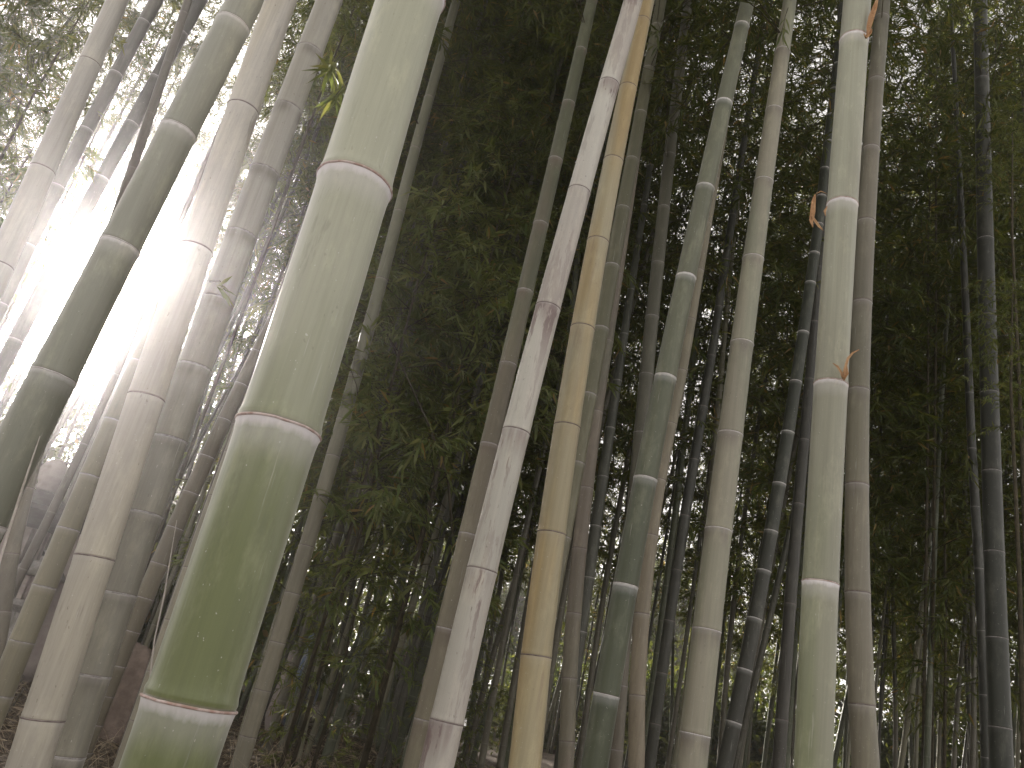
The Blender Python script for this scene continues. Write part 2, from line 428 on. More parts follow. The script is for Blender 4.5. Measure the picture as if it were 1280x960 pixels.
# each: key, label, depth, [(x, y, width)] from the top down, nodes (x, y), material args, ring, crown base z (None: no crown), sides
G = {}
G['big'] = ("thickest bamboo culm, vivid green at its foot, white powder under its rings", 1.12,
  [(512, 0, 79), (445, 230, 91), (348, 535, 99), (236, 880, 111), (211, 960, 113)], [(445, 232), (348, 536), (236, 879)],
  dict(low=(.125, .155, .024), high=(.35, .355, .255), blotch=(.10, .11, .055), bl_amt=.3, bl_th=.56, z0=.75, z1=1.5, wax=.95, waxlen=.46, waxcol=(.74, .70, .74), speck=.2, streak=.2, sheen=.5, rough=.38), NR_PINK, 6.5, 64)
G['left_wax'] = ("thick grey green bamboo culm with bright white ring bands", 2.2,
  [(308, 0, 41), (224, 158, 43), (106, 397, 50), (72, 458, 53), (30, 545, 57), (-28, 655, 61)], [(290, 32), (223, 165), (148, 308), (65, 470), (-10, 655)],
  dict(low=(.225, .228, .175), high=(.325, .325, .285), z0=.9, z1=2.2, wax=.95, waxlen=.42, waxcol=(.74, .72, .73), speck=.2, streak=.15, sheen=.3), NR_WHITE, 7, 40)
G['left_scar'] = ("pale beige grey bamboo culm with dark scar rings and cobweb scratches near its foot", 2.05,
  [(352, 0, 36), (303, 138, 38), (243, 311, 41), (185, 497, 43), (118, 697, 47), (54, 898, 50), (35, 960, 51)], [(303, 138), (243, 312), (185, 498), (118, 697), (54, 899)],
  dict(low=(.36, .315, .265), high=(.44, .40, .375), wax=.3, waxlen=.5, blotch=(.16, .13, .12), bl_amt=.5, bl_th=.60, speck=.5, alt=(.42, .36, .28)), NR_DARK, 7, 40)
G['left_dull'] = ("dull olive grey bamboo culm with thin pale rings, half behind the scratched beige culm", 2.4,
  [(411, 0, 30), (389, 65, 32), (331, 215, 35), (302, 294, 38), (240, 458, 41), (183, 643, 44), (116, 844, 46), (75, 960, 47)],
  [(389, 66), (362, 138), (331, 216), (302, 295), (270, 376), (240, 459), (210, 549), (183, 643), (148, 742), (116, 844), (81, 944)],
  dict(low=(.205, .185, .145), high=(.35, .325, .30), z0=.7, z1=2.0, wax=.55, waxlen=.22, below=(.12, .10, .08), below_len=1.4, speck=.35), NR_GREY, 6, 40)
G['far_left'] = ("smooth pale grey bamboo culm crossing the upper left corner", 2.7,
  [(147, 0, 23), (112, 80, 26), (53, 212, 29), (5, 320, 31), (-50, 440, 33)], [(112, 80), (53, 213), (0, 332), (-48, 436)],
  dict(low=(.30, .27, .24), high=(.40, .37, .35), wax=.3, waxlen=.3, speck=.25), NR_DARK, 7, 32)
G['white'] = ("whitish bamboo culm with purple brown stains under dark rings", 2.5,
  [(792, 0, 23), (761, 105, 25), (724, 239, 29), (685, 384, 32), (646, 539, 34), (603, 712, 37), (558, 900, 42), (546, 960, 44)],
  [(761, 106), (724, 240), (685, 385), (646, 540), (603, 713), (558, 902)],
  dict(low=(.38, .35, .31), high=(.52, .50, .47), alt=(.44, .38, .36), wax=.3, waxlen=.3, blotch=(.17, .10, .10), bl_amt=.85, bl_th=.515, below=(.24, .16, .16), below_len=3, speck=.4, streak=.15), NR_DARK, 7, 40)
G['yellow'] = ("straw yellow bamboo culm with ochre patches beside the whitish stained culm", 2.7,
  [(808, 0, 19), (802, 26, 20), (786, 110, 21), (768, 201, 24), (749, 302, 27), (729, 410, 29), (707, 532, 33), (689, 666, 37), (669, 819, 39), (657, 960, 40)],
  [(802, 27), (786, 111), (768, 202), (749, 303), (729, 411), (707, 533), (689, 667), (669, 820)],
  dict(low=(.37, .295, .145), high=(.38, .325, .195), alt=(.44, .27, .05), wax=.35, waxlen=.4, waxcol=(.5, .45, .38), blotch=(.25, .16, .12), bl_amt=.35, speck=.3, streak=.2), NR_DARK, 7, 40)
G['behind_white'] = ("green and purple brown bamboo culm standing close behind the whitish stained culm", 3.2,
  [(740, -10, 13), (728, 60, 15), (697, 200, 18), (657, 364, 21), (635, 455, 22), (611, 555, 23), (584, 667, 24), (558, 785, 25), (530, 905, 26)],
  [(712, 130), (697, 201), (678, 281), (657, 365), (635, 456), (611, 556), (584, 668), (558, 786), (532, 900)],
  dict(low=(.21, .17, .13), high=(.095, .10, .06), z0=1.2, z1=2.6, alt=(.15, .11, .095), wax=.4, waxlen=.25, below=(.15, .095, .09), below_len=2.5), NR_GREY, 4.3, 28)
G['behind_yellow'] = ("dim olive bamboo culm standing close behind the yellow culm", 3.6,
  [(800, 150, 15), (778, 260, 18), (750, 410, 21), (736, 493, 22), (720, 578, 23), (700, 690, 23), (660, 900, 24)],
  [(790, 200), (778, 261), (765, 333), (750, 411), (736, 494), (720, 579), (703, 672), (684, 770), (664, 872)],
  dict(low=(.18, .15, .10), high=(.12, .11, .07), wax=.35, waxlen=.3), NR_GREY, 4.3, 24)
G['mauve'] = ("mauve grey bamboo culm between the yellow culm and the bluish green culm", 3.9,
  [(760, 430, 15), (745, 520, 17), (728, 608, 18), (725, 685, 19), (720, 766, 19), (714, 847, 19.5), (705, 960, 20)],
  [(746, 515), (728, 609), (725, 686), (720, 767), (714, 848), (707, 926)],
  dict(low=(.20, .16, .14), high=(.15, .13, .11), wax=.25, waxlen=.3, alt=(.20, .14, .14)), NR_DARK, 4.3, 24)
G['green'] = ("bluish green bamboo culm with crisp white ring bands right of the yellow culm", 2.9,
  [(935, 0, 17), (928, 32, 18), (905, 128, 20), (881, 234, 23), (858, 346, 25), (832, 471, 27), (807, 598, 29), (782, 731, 31), (759, 868, 33), (742, 960, 34)],
  [(928, 33), (905, 129), (881, 235), (858, 347), (832, 472), (807, 599), (782, 732), (759, 869)],
  dict(low=(.078, .094, .046), high=(.145, .156, .095), z0=.8, z1=2.8, wax=.98, waxlen=.38, waxcol=(.74, .73, .73), below=(.05, .07, .05), below_len=1.8, speck=.15, streak=.2, sheen=.35), NR_WHITE, 4.2, 36)
G['purple_behind'] = ("brownish mauve bamboo culm just right of the foot of the bluish green culm", 3.8,
  [(850, 470, 15), (828, 590, 17), (812, 668, 19), (802, 766, 20), (797, 868, 20.5), (795, 960, 21)], [(838, 530), (824, 600), (812, 669), (802, 767), (797, 869)],
  dict(low=(.25, .18, .15), high=(.20, .16, .13), wax=.3, waxlen=.35), NR_DARK, 4.3, 24)
G['dim_tall'] = ("dim mauve bamboo culm passing behind the bluish green culm", 4.1,
  [(838, 180, 14), (817, 396, 17), (810, 468, 17.5), (795, 560, 18), (787, 700, 18.5), (779, 858, 19), (766, 960, 19.5)],
  [(830, 260), (824, 330), (817, 397), (810, 469), (798, 541), (793, 616), (788, 695), (784, 776), (779, 858), (769, 937)],
  dict(low=(.17, .13, .12), high=(.10, .09, .075), wax=.25, waxlen=.3), NR_GREY, 4.3, 24)
G['olive'] = ("sage and beige bamboo culm between the bluish green and the pale green culm", 2.9,
  [(985, 10, 17), (979, 64, 18), (956, 227, 22), (941, 323, 26), (927, 429, 28), (912, 542, 31), (899, 662, 33), (884, 787, 35), (869, 917, 37), (864, 960, 38)],
  [(979, 65), (969, 139), (956, 228), (941, 324), (927, 430), (912, 543), (899, 663), (884, 788), (869, 918)],
  dict(low=(.26, .255, .165), high=(.24, .25, .17), alt=(.31, .27, .20), wax=.4, waxlen=.2, below=(.20, .16, .14), below_len=2.0, speck=.3, streak=.2), NR_WHITE, 4.2, 36)
G['dark_slim'] = ("slim blackish bamboo culm with closely spaced white rings beside the pale green culm", 4.0,
  [(1022, 280, 12), (1013, 354, 13), (1005, 415, 14), (987, 541, 15.5), (963, 663, 16.5), (942, 772, 18), (918, 902, 19.5), (906, 960, 20)],
  [(1018, 317), (1013, 354), (1005, 416), (997, 478), (987, 541), (975, 605), (963, 664), (953, 713), (942, 773), (931, 837), (918, 903)],
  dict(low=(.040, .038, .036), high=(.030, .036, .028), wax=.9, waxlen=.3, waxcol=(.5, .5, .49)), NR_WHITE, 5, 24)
G['right_green'] = ("pale green bamboo culm with wide white ring bands and dry sheath scraps", 2.1,
  [(1071, 0, 33), (1068, 50, 33.5), (1053, 257, 36.5), (1038, 480, 39.5), (1026, 728, 44), (1016, 960, 46)], [(1068, 51), (1053, 257), (1038, 481), (1026, 729)],
  dict(low=(.185, .205, .09), high=(.325, .33, .245), z0=.6, z1=2.1, alt=(.26, .25, .18), wax=.98, waxlen=.5, waxcol=(.74, .71, .73), speck=.25, streak=.22, sheen=.3), NR_PINK, 7, 40)
G['right_brown'] = ("brownish mauve bamboo culm with dark rings right beside the pale green culm", 2.8,
  [(1104, 0, 17), (1094, 101, 19), (1090, 186, 20), (1082, 277, 22), (1078, 378, 25), (1073, 487, 26), (1070, 605, 27.5), (1072, 740, 30), (1079, 880, 32), (1081, 960, 33)],
  [(1094, 101), (1090, 187), (1082, 278), (1078, 379), (1073, 488), (1070, 606), (1072, 741), (1079, 881)],
  dict(low=(.235, .195, .15), high=(.12, .105, .09), z0=.8, z1=2.6, alt=(.18, .145, .135), wax=.35, waxlen=.35, below=(.15, .115, .115), below_len=2.5, blotch=(.10, .06, .05), bl_amt=.4, bl_th=.6), NR_DARK, 4.3, 36)
G['edge_dark'] = ("dark slate bamboo culm with pale rings near the right edge", 4.0,
  [(1226, 0, 15), (1228, 150, 17), (1230, 300, 19), (1234, 420, 20), (1240, 589, 21.5), (1245, 690, 23), (1246, 797, 25), (1250, 909, 26.5), (1251, 960, 27)],
  [(1227, 100), (1229, 200), (1232, 300), (1235, 396), (1238, 492), (1240, 590), (1245, 691), (1246, 798), (1250, 910)],
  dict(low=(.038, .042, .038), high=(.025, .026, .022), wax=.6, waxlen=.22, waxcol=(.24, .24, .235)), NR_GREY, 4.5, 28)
G['edge_thin'] = ("thin slate bamboo culm touching the left side of the dark slate culm", 5.0,
  [(1215, 560, 10), (1223, 710, 11.5), (1228, 788, 12), (1231, 868, 12.5), (1233, 960, 13)], [(1219, 634), (1223, 711), (1228, 789), (1231, 869), (1232, 947)],
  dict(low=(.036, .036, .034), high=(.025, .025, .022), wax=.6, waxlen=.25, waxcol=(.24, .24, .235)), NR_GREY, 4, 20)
G['smoky_thin'] = ("thin smoky purple bamboo culm in front of the gap left of the pale green culm", 4.6,
  [(1012, 480, 12), (996, 640, 14), (988, 754, 15), (979, 899, 16), (972, 960, 16)], [(1005, 550), (997, 630), (988, 755), (979, 900)],
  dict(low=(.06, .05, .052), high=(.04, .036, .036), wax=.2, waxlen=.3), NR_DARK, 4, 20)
G['char_thin'] = ("thin charcoal bamboo culm between the bluish green and the sage culm", 4.9,
  [(890, 440, 11), (857, 640, 13), (847, 712, 14), (837, 775, 14), (826, 840, 14.5), (812, 960, 15)], [(868, 575), (857, 645), (847, 713), (837, 776), (826, 841), (815, 904)],
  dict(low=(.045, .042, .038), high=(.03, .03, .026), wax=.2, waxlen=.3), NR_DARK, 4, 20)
G['shade_pair'] = ("slim dark bamboo culm with frosty rings behind the mauve grey culm", 4.9,
  [(790, 360, 9), (771, 475, 11), (762, 534, 12), (746, 657, 15), (736, 722, 16), (715, 860, 17)], [(781, 418), (771, 476), (762, 535), (754, 596), (746, 658), (736, 722), (728, 790)],
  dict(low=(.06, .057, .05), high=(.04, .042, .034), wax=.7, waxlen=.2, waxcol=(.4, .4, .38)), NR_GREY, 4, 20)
G['veil_a'] = ("slim shaded bamboo culm in the sun glare right of the upper left corner culm", 4.0,
  [(195, 0, 15), (180, 28, 15.5), (148, 92, 16), (107, 161, 16.5), (72, 232, 17), (37, 306, 17.5), (-5, 392, 18)], [(180, 28), (148, 93), (107, 162), (72, 233), (37, 307), (2, 380)],
  dict(low=(.15, .14, .12), high=(.13, .125, .11), wax=.6, waxlen=.25), NR_GREY, 6, 20)
G['veil_b'] = ("slim blackish bamboo culm in the sun glare left of the grey green thick culm", 4.3,
  [(250, 0, 15), (228, 42, 15.5), (196, 97, 16), (166, 154, 16.5), (128, 222, 17), (90, 292, 17.5), (20, 425, 18)], [(228, 42), (196, 98), (166, 155), (128, 223), (92, 290), (55, 358), (20, 425)],
  dict(low=(.10, .095, .08), high=(.08, .08, .07), wax=.5, waxlen=.25), NR_GREY, 6, 20)
G['shade_back'] = ("slim grey bamboo culm right of the thickest culm, rising from the dry grass", 4.3,
  [(520, 180, 13), (478, 350, 15), (432, 520, 17), (400, 612, 18), (385, 682, 19), (348, 802, 20), (315, 905, 21)], [(499, 265), (478, 350), (461, 415), (446, 470), (431, 525), (416, 570), (402, 622), (385, 683), (368, 742), (348, 803), (331, 863)],
  dict(low=(.22, .18, .16), high=(.16, .15, .12), wax=.3, waxlen=.25), NR_DARK, 4.3, 24)
G['foot_a'] = ("thin olive brown bamboo culm right of the two beige grey culms on the left", 3.5,
  [(345, 395, 15), (302, 480, 17), (259, 570, 19), (238, 615, 20), (201, 704, 22), (165, 788, 23), (131, 868, 24), (115, 905, 24)],
  [(322, 440), (302, 481), (281, 525), (259, 571), (238, 616), (219, 660), (201, 705), (183, 748), (165, 789), (148, 832), (131, 869)],
  dict(low=(.15, .12, .075), high=(.16, .14, .11), wax=.35, waxlen=.2), NR_GREY, 4.3, 24)
G['foot_b'] = ("very thin dark brown bamboo culm just left of the thickest culm", 3.9,
  [(330, 430, 10), (296, 530, 12), (255, 650, 14), (222, 745, 15), (188, 845, 15)], [(313, 480), (296, 531), (278, 585), (259, 640), (238, 700), (216, 762), (198, 815)],
  dict(low=(.09, .065, .05), high=(.10, .085, .07), wax=.3, waxlen=.2), NR_DARK, 5, 20)
G['foot_c'] = ("slim pale mauve bamboo culm half hidden by the left edge of the thickest culm", 3.4,
  [(350, 400, 15), (310, 510, 17), (270, 620, 18), (235, 720, 19), (212, 785, 20), (180, 880, 20)], [(330, 455), (310, 511), (290, 566), (270, 621), (237, 710), (213, 775)],
  dict(low=(.25, .21, .19), high=(.22, .20, .19), wax=.3, waxlen=.2), NR_DARK, 5, 20)
G['low_left'] = ("slim olive bamboo culm left of the scratched beige culm, in front of the garden stones", 3.0,
  [(222, 340, 17), (188, 415, 20), (140, 525, 23), (89, 661, 27), (55, 732, 29), (28, 801, 30), (-5, 880, 31)], [(205, 378), (172, 452), (140, 525), (113, 595), (89, 662), (55, 733), (28, 802)],
  dict(low=(.20, .17, .10), high=(.20, .18, .14), wax=.35, waxlen=.3), NR_GREY, 6, 24)
G['low_thin'] = ("pencil thin brown bamboo culm in front of the mushroom shaped garden stone", 3.8,
  [(205, 325, 7), (145, 468, 9), (105, 555, 10), (65, 640, 11), (30, 710, 11.5), (0, 768, 12)], [(175, 397), (145, 468), (105, 555), (65, 640), (30, 711)],
  dict(low=(.09, .07, .05), high=(.10, .085, .07), wax=.2, waxlen=.2), NR_DARK, 6, 16)
G['low_edge'] = ("brown grey bamboo culm at the left edge in front of the tall stone lantern", 3.2,
  [(75, 480, 14), (45, 560, 17), (22, 660, 19), (10, 720, 20), (-2, 790, 21)], [(60, 520), (33, 610), (14, 693), (2, 765)],
  dict(low=(.16, .13, .09), high=(.15, .13, .11), wax=.25, waxlen=.25), NR_DARK, 6, 20)

HERO = {}
def extend(P, Rr, H, base_fn):
    """carry the seen stretch down to the ground and up to a nodding tip"""
    P = list(P); Rr = list(Rr)                       # from the foot up
    d = (P[0] - P[min(2, len(P) - 1)]).normalized(); d = (d * .8 + Vector((0, 0, -.2))).normalized()
    p = P[0].copy(); k = 0
    while p.z > base_fn(p.x, p.y) - .06 and k < 200:
        p = p + d * .02; k += 1
    if k > 2:
        P.insert(0, p); Rr.insert(0, Rr[0] * 1.05)
    else: P[0].z = min(P[0].z, base_fn(P[0].x, P[0].y) - .05)
    d = (P[-1] - P[-3]).normalized(); z0, rr = P[-1].z, Rr[-1]
    d = (d + Vector((0, 0, .5))).normalized()
    p = P[-1].copy(); nst = 9; step = max(.3, (H - z0) / nst)
    lean = Vector((d.x, d.y, 0))
    for i in range(nst):
        u = (i + 1) / nst
        dd = (d + lean * .5 * u + Vector((0, 0, -.55 * u ** 3))).normalized()
        p = p + dd * step; P.append(p.copy()); Rr.append(max(.006, rr * (1 - .86 * u ** 1.2)))
    return P, Rr
def add_leaf_crown(root, f, L, s0, base, meshes, rr, scale=1.):
    p, _ = f(s0); q, _ = f(min(L, s0 + 2.5))
    o = link('crown', rr.choice(meshes), (), root, p - base)
    rot = (q - p).normalized().to_track_quat('Z', 'Y')
    o.rotation_mode = 'QUATERNION'; o.rotation_quaternion = rot @ Quaternion((0, 0, 1), rr.uniform(0, 6.28))
    o.scale = (scale,) * 3; return o
for idx, (key, (label, D, pts, nod, ma, ring, cz, ns)) in enumerate(G.items()):
    rr = random.Random(1000 + idx)
    ya = np.array([p[1] for p in pts], float); yn = (ya - 480) / 480     # even out measuring noise: smooth curves through the seen points
    cx = np.polyfit(yn, [p[0] for p in pts], 1 if key == 'left_wax' else 3 if key in ('right_brown', 'right_green') else 2); cw = np.polyfit(yn, [p[2] for p in pts], 2)
    pts = [(float(np.polyval(cx, v)), y, float(np.polyval(cw, v))) for v, y in zip(yn, ya)]
    P = [at(x, y, D) for (x, y, w) in pts][::-1]
    Rr = [w / 2 / F * depth(p) for (x, y, w), p in zip(pts[::-1], P)]
    H = rr.uniform(9.2, 11.0)
    P2, R2 = extend(P, Rr, H, ground_z)
    f, L, cum = interp_path(P2, R2)
    foot = P2[0]; base = Vector((foot.x, foot.y, ground_z(foot.x, foot.y)))
    # seen nodes as arc length, then more of them down to the foot and up to the tip
    ss = np.linspace(0, L, 3000); zz = np.array([f(s)[0].z for s in ss])
    ns_ = sorted(float(np.interp(at(x, y, D).z, zz[:np.argmax(zz) + 1], ss[:np.argmax(zz) + 1])) for x, y in nod)
    gap = ns_[1] - ns_[0]; s = ns_[0]
    while s - gap * .93 > .08: gap *= .93; s -= gap; ns_.insert(0, s)
    gap = ns_[-1] - ns_[-2]; s = ns_[-1]
    while s + gap < L - .2: s += gap; ns_.append(s); gap = min(gap * 1.01, .42)
    root = empty('bamboo', base, label, 'bamboo', 'bamboo culms one can tell apart at the front of the grove')
    amp = .95 if key == 'big' else .5
    me = stem_mesh('stem', f, L, ns_, ns, rr, base, amp)
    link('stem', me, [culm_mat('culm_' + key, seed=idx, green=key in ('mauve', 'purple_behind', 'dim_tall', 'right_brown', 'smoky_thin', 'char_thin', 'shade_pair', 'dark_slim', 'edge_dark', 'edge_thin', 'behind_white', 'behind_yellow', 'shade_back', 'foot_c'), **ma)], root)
    for s in ns_:
        p = f(s)[0]
        if s < L - .3 and p.z < 5.2:
            link('node_ring', ring_mesh(f, s, L, ns, amp, rr, base), [ring], root)
    HERO[key] = (root, f, L, base)
    if cz:
        add_leaf_crown(root, f, L, float(np.interp(cz, zz[:np.argmax(zz) + 1], ss[:np.argmax(zz) + 1])), base, HIGH, rr, .8)

# ------------------------------------------------------------------ the dense stand behind
def proto(label, group, H, r, mat, crown, cz, seed, cscale=1.0):
    rr = random.Random(seed)
    bow = rr.uniform(.1, .5); n = 12
    P = [Vector((bow * (i / n) ** 2.2, .1 * math.sin(i * .5 + seed), -.08 + H * i / n)) for i in range(n + 1)]
    Rr = [max(.005, r * (1 - .85 * (i / n) ** 1.6)) for i in range(n + 1)]
    f, L, _ = interp_path(P, Rr); s, g, nd = .12, .12, []
    while s < L - .2: nd.append(s); s += g; g = min(g * 1.12, .33)
    root = empty('bamboo', (0, 0, 0), label, 'bamboo', group)
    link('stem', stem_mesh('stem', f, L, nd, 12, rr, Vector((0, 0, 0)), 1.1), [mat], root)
    c = link('crown', crown, (), root, f(cz)[0]); c.scale = (cscale,) * 3
    return root
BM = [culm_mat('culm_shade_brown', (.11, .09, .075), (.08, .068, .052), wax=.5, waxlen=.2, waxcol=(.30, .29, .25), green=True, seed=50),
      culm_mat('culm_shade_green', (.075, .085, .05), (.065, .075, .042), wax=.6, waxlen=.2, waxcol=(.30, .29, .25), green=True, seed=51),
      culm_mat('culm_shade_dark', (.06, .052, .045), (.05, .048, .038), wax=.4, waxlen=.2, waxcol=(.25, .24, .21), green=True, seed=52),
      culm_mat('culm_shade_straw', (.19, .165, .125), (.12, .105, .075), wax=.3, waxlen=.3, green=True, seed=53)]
LB = ['shaded brown bamboo culm in the dense stand behind the front culms', 'shaded green bamboo culm in the dense stand behind the front culms',
      'shaded blackish bamboo culm in the dense stand behind the front culms', 'dull straw coloured bamboo culm in the dense stand behind the front culms']
GB = ['shaded brown bamboos of the stand behind', 'shaded green bamboos of the stand behind', 'shaded blackish bamboos of the stand behind', 'dull straw bamboos of the stand behind']
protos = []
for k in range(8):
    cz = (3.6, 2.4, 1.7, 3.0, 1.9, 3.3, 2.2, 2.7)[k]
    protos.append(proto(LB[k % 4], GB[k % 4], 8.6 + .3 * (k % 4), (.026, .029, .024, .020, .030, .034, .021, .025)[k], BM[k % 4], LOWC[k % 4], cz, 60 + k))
used = [0] * 8
def stand_at(x, y, k, lean, az, sc, spin):
    root = protos[k] if not used[k] else copy_tree(protos[k]); used[k] = 1
    root.location = (x, y, ground_z(x, y)); root.scale = (sc,) * 3
    root.rotation_mode = 'QUATERNION'
    ax = Vector((-math.sin(az), math.cos(az), 0))
    root.rotation_quaternion = Quaternion(ax, lean) @ Quaternion((0, 0, 1), spin)
rr = random.Random(5)
spots = []
tries = 0
SUNX = math.tan(SUN_AZ)
while len(spots) < 245 and tries < 20000:
    tries += 1
    y = 5.6 + 9.8 * rr.random() ** 1.05; x = rr.uniform(-.95 * y - .5, 1.05 * y + 1.6)
    a = math.atan2(x, y)
    if a < R(-17):                                            # thinner towards the sunny garden on the left
        if rr.random() < .5 or y < 6.5: continue
        if abs(x * math.cos(SUN_AZ) - y * math.sin(SUN_AZ) + .25) < .75: continue      # the gap the sun comes through
    if any((x - p) ** 2 + (y - q) ** 2 < (.24 if y < 7.5 and x < .3 else .38) ** 2 for p, q in spots): continue
    spots.append((x, y))
for i in range(300):                                          # a crowd of thin stems behind the dry grass
    y = rr.uniform(5.2, 8.5); x = (rr.uniform(360, 660) - 640) / F * y * 1.02 + .08 * y
    if len(spots) < 275 and all((x - p) ** 2 + (y - q) ** 2 > .15 ** 2 for p, q in spots): spots.append((x, y))
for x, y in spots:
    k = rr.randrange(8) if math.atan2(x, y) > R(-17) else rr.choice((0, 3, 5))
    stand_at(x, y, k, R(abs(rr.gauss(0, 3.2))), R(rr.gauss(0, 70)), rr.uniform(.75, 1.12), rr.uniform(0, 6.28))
# ------------------------------------------------------------------ low leafy bamboo bushes inside the stand
BUSH = [('olive leafy bamboo bush beside the slim grey culm, at eye height', 450, 650, 4.8, .75), ('olive leafy bamboo bush high behind the slim grey culm', 500, 430, 4.6, .95),
        ('olive leafy bamboo bush in the middle of the leaf mass', 560, 520, 4.7, 1.0), ('olive leafy bamboo bush high left of the whitish culm', 610, 330, 4.8, .95),
        ('olive leafy bamboo bush behind the thickest culm under its middle ring', 430, 520, 4.8, .85),
        ('low olive bamboo bush drooping over the dry grass', 425, 830, 4.9, .45), ('leafy bamboo spray bush near the right edge beside the slate culm', 1262, 440, 3.6, .33),
        ('leafy bamboo spray bush high at the right edge', 1262, 200, 3.8, .30), ('shaded leafy bamboo bush in the upper right corner', 1275, 60, 5.2, 1.2), ('shaded leafy bamboo bush at the right edge under the upper right corner', 1300, 220, 5.4, 1.1), ('shaded leafy bamboo bush at the right edge behind the slate culm', 1280, 380, 6.2, 1.1), ('low olive bamboo bush left of the foot of the whitish culm', 570, 860, 6.2, .5),
        ('leafy bamboo bush hanging from the top left of the thickest culm', 425, 50, 4.6, .6), ('shaded leafy bamboo bush right of the brownish mauve culm at mid height', 1160, 330, 5.6, 1.1),
        ('shaded leafy bamboo bush low behind the slate culm', 1180, 690, 5.8, .9), ('shaded leafy bamboo bush high right of the brownish mauve culm', 1170, 100, 5.6, 1.1),
        ('leafy bamboo bush high behind the dull olive grey culm', 380, 170, 6.4, 1.0), ('dark leafy bamboo bush in the upper left corner', 25, 150, 4.2, .8), ('dark leafy bamboo bush at the left edge left of the sun glare', -40, 330, 4.6, .8),
        ('dark leafy bamboo bush above the sun glare', 190, 20, 6.0, .6), ('dark leafy bamboo bush just above the brightest glare, lowest of the three there', 215, 105, 6.6, .55),
        ('dark leafy bamboo bush above the glare beside the pale corner culm', 110, 80, 6.8, .6)]
hp = proto('slender leaning bamboo culm with a high crown above the sun glare', 'slender bamboos with high crowns above the sun glare', 10.2, .024, BM[0], HIGH[0], 5.9, 90, .85)
for i, (d, q, az_) in enumerate([(7.6, -.1, 40), (8.8, .5, 90), (9.6, -.6, 0), (8.2, -1.0, 60), (11.5, .1, 20), (6.9, .7, 50), (10.8, 1.0, 80), (9.4, .2, 0), (10.0, -.3, 0), (10.4, 1.5, 0), (9.0, 1.2, 0), (9.8, -1.2, 0), (11.2, -.8, 0), (10.6, .5, 0), (8.6, 1.9, 0)]):
    o = hp if i == 0 else copy_tree(hp)
    if i > 6: o.scale = (1.06, 1.06, 1.06)
    x = d * math.sin(SUN_AZ) + q * math.cos(SUN_AZ); y = d * math.cos(SUN_AZ) - q * math.sin(SUN_AZ)
    o.location = (x, y, ground_z(x, y)); o.rotation_mode = 'QUATERNION'
    o.rotation_quaternion = Quaternion((0, 1, 0), R(rr.uniform(1, 5))) @ Quaternion((0, 0, 1), rr.uniform(0, 6.28))
rr = random.Random(77)
STEMT = culm_mat('bush_stem', (.10, .10, .05), (.11, .11, .05), wax=.2, waxlen=.3, seed=54)
for i, (lab, px, py, D, sc) in enumerate(BUSH):
    c = at(px, py, D); gz = ground_z(c.x, c.y); root = empty('bamboo_bush', (c.x, c.y, gz), lab, 'bamboo bush', 'leafy bamboo bushes in the grove')
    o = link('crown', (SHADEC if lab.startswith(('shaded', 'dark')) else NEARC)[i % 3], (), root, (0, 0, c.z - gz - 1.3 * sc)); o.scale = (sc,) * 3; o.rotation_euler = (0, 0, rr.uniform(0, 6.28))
    mb = MB(); h = c.z - gz + 1.3 * sc
    mb.tube([(0, 0, -.05), (.02, .01, h * .5), (0, 0, h * .8), (.03, 0, h)], [.012, .010, .007, .003], 8)
    mb.build('stem', [TWIG], root)

for i in range(12):
    y = rr.uniform(8.5, 11.5); x = (-.20 + .55 * i / 11) * y + rr.uniform(-.3, .3)
    root = empty('bamboo_bush', (x, y, ground_z(x, y)), 'small shaded leafy bamboo bush at the foot of the dense stand', 'bamboo bush', 'small leafy bushes at the foot of the stand')
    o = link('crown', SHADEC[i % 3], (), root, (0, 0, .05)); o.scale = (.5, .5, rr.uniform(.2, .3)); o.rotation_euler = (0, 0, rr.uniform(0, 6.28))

# ------------------------------------------------------------------ sunlit trees beyond the grove
def tree_mesh(seed, H, rad):
    rr = random.Random(seed); rg = np.random.default_rng(seed)
    mb = MB(); mb.tube([(0, 0, -.1), (.1, .05, H * .3), (.0, .1, H * .6), (.1, 0, H * .9)], [.20, .16, .10, .03], 9)
    P, Dd = [], []
    lb = MB()
    for k in range(34):
        a = rr.uniform(0, 6.28); zb = H * rr.uniform(.16, .8); Lb = rad * rr.uniform(.5, 1.1) * (1 - .4 * max(0, zb / H - .5))
        pts = [Vector((0, 0, zb))]
        d = Vector((math.cos(a), math.sin(a), rr.uniform(.1, .7)))
        for i in range(5):
            pts.append(pts[-1] + (d + Vector((rr.gauss(0, .25), rr.gauss(0, .25), rr.gauss(0, .2)))).normalized() * Lb / 5)
        lb.tube(pts, [.05, .04, .03, .02, .014, .008], 5, cap=False)
        for i in range(1, 6):
            m_ = 48
            cc = np.array(pts[i]) + rg.normal(0, .30, (1, 3))
            P.append(cc + rg.normal(0, .36, (m_, 3))); Dd.append(rg.normal(0, 1, (m_, 3)) + np.array([0, 0, -.3]))
    P = np.concatenate(P); Dd = np.concatenate(Dd); Dd /= np.linalg.norm(Dd, axis=1)[:, None]
    Ls = rg.uniform(.09, .19, len(P))
    V, Fc = leaf_arrays(P, Dd, rg.normal(0, .6, P.shape) + np.array([0, 0, 1.]), Ls, Ls * .5, False)
    me = fast_mesh('crown', V, Fc, lb); me.materials.append(TREELEAF); me.materials.append(BARK)
    return mb, me
TP = []
for k in range(3):
    mb, me = tree_mesh(400 + k, (6.5, 8, 5.2)[k], (2.6, 3.0, 2.4)[k])
    root = empty('tree', (0, 0, 0), 'bright yellow green tree in sunshine beyond the bamboo stand', 'tree', 'sunlit trees beyond the grove')
    mb.build('trunk', [BARK], root); link('crown', me, (), root); TP.append(root)
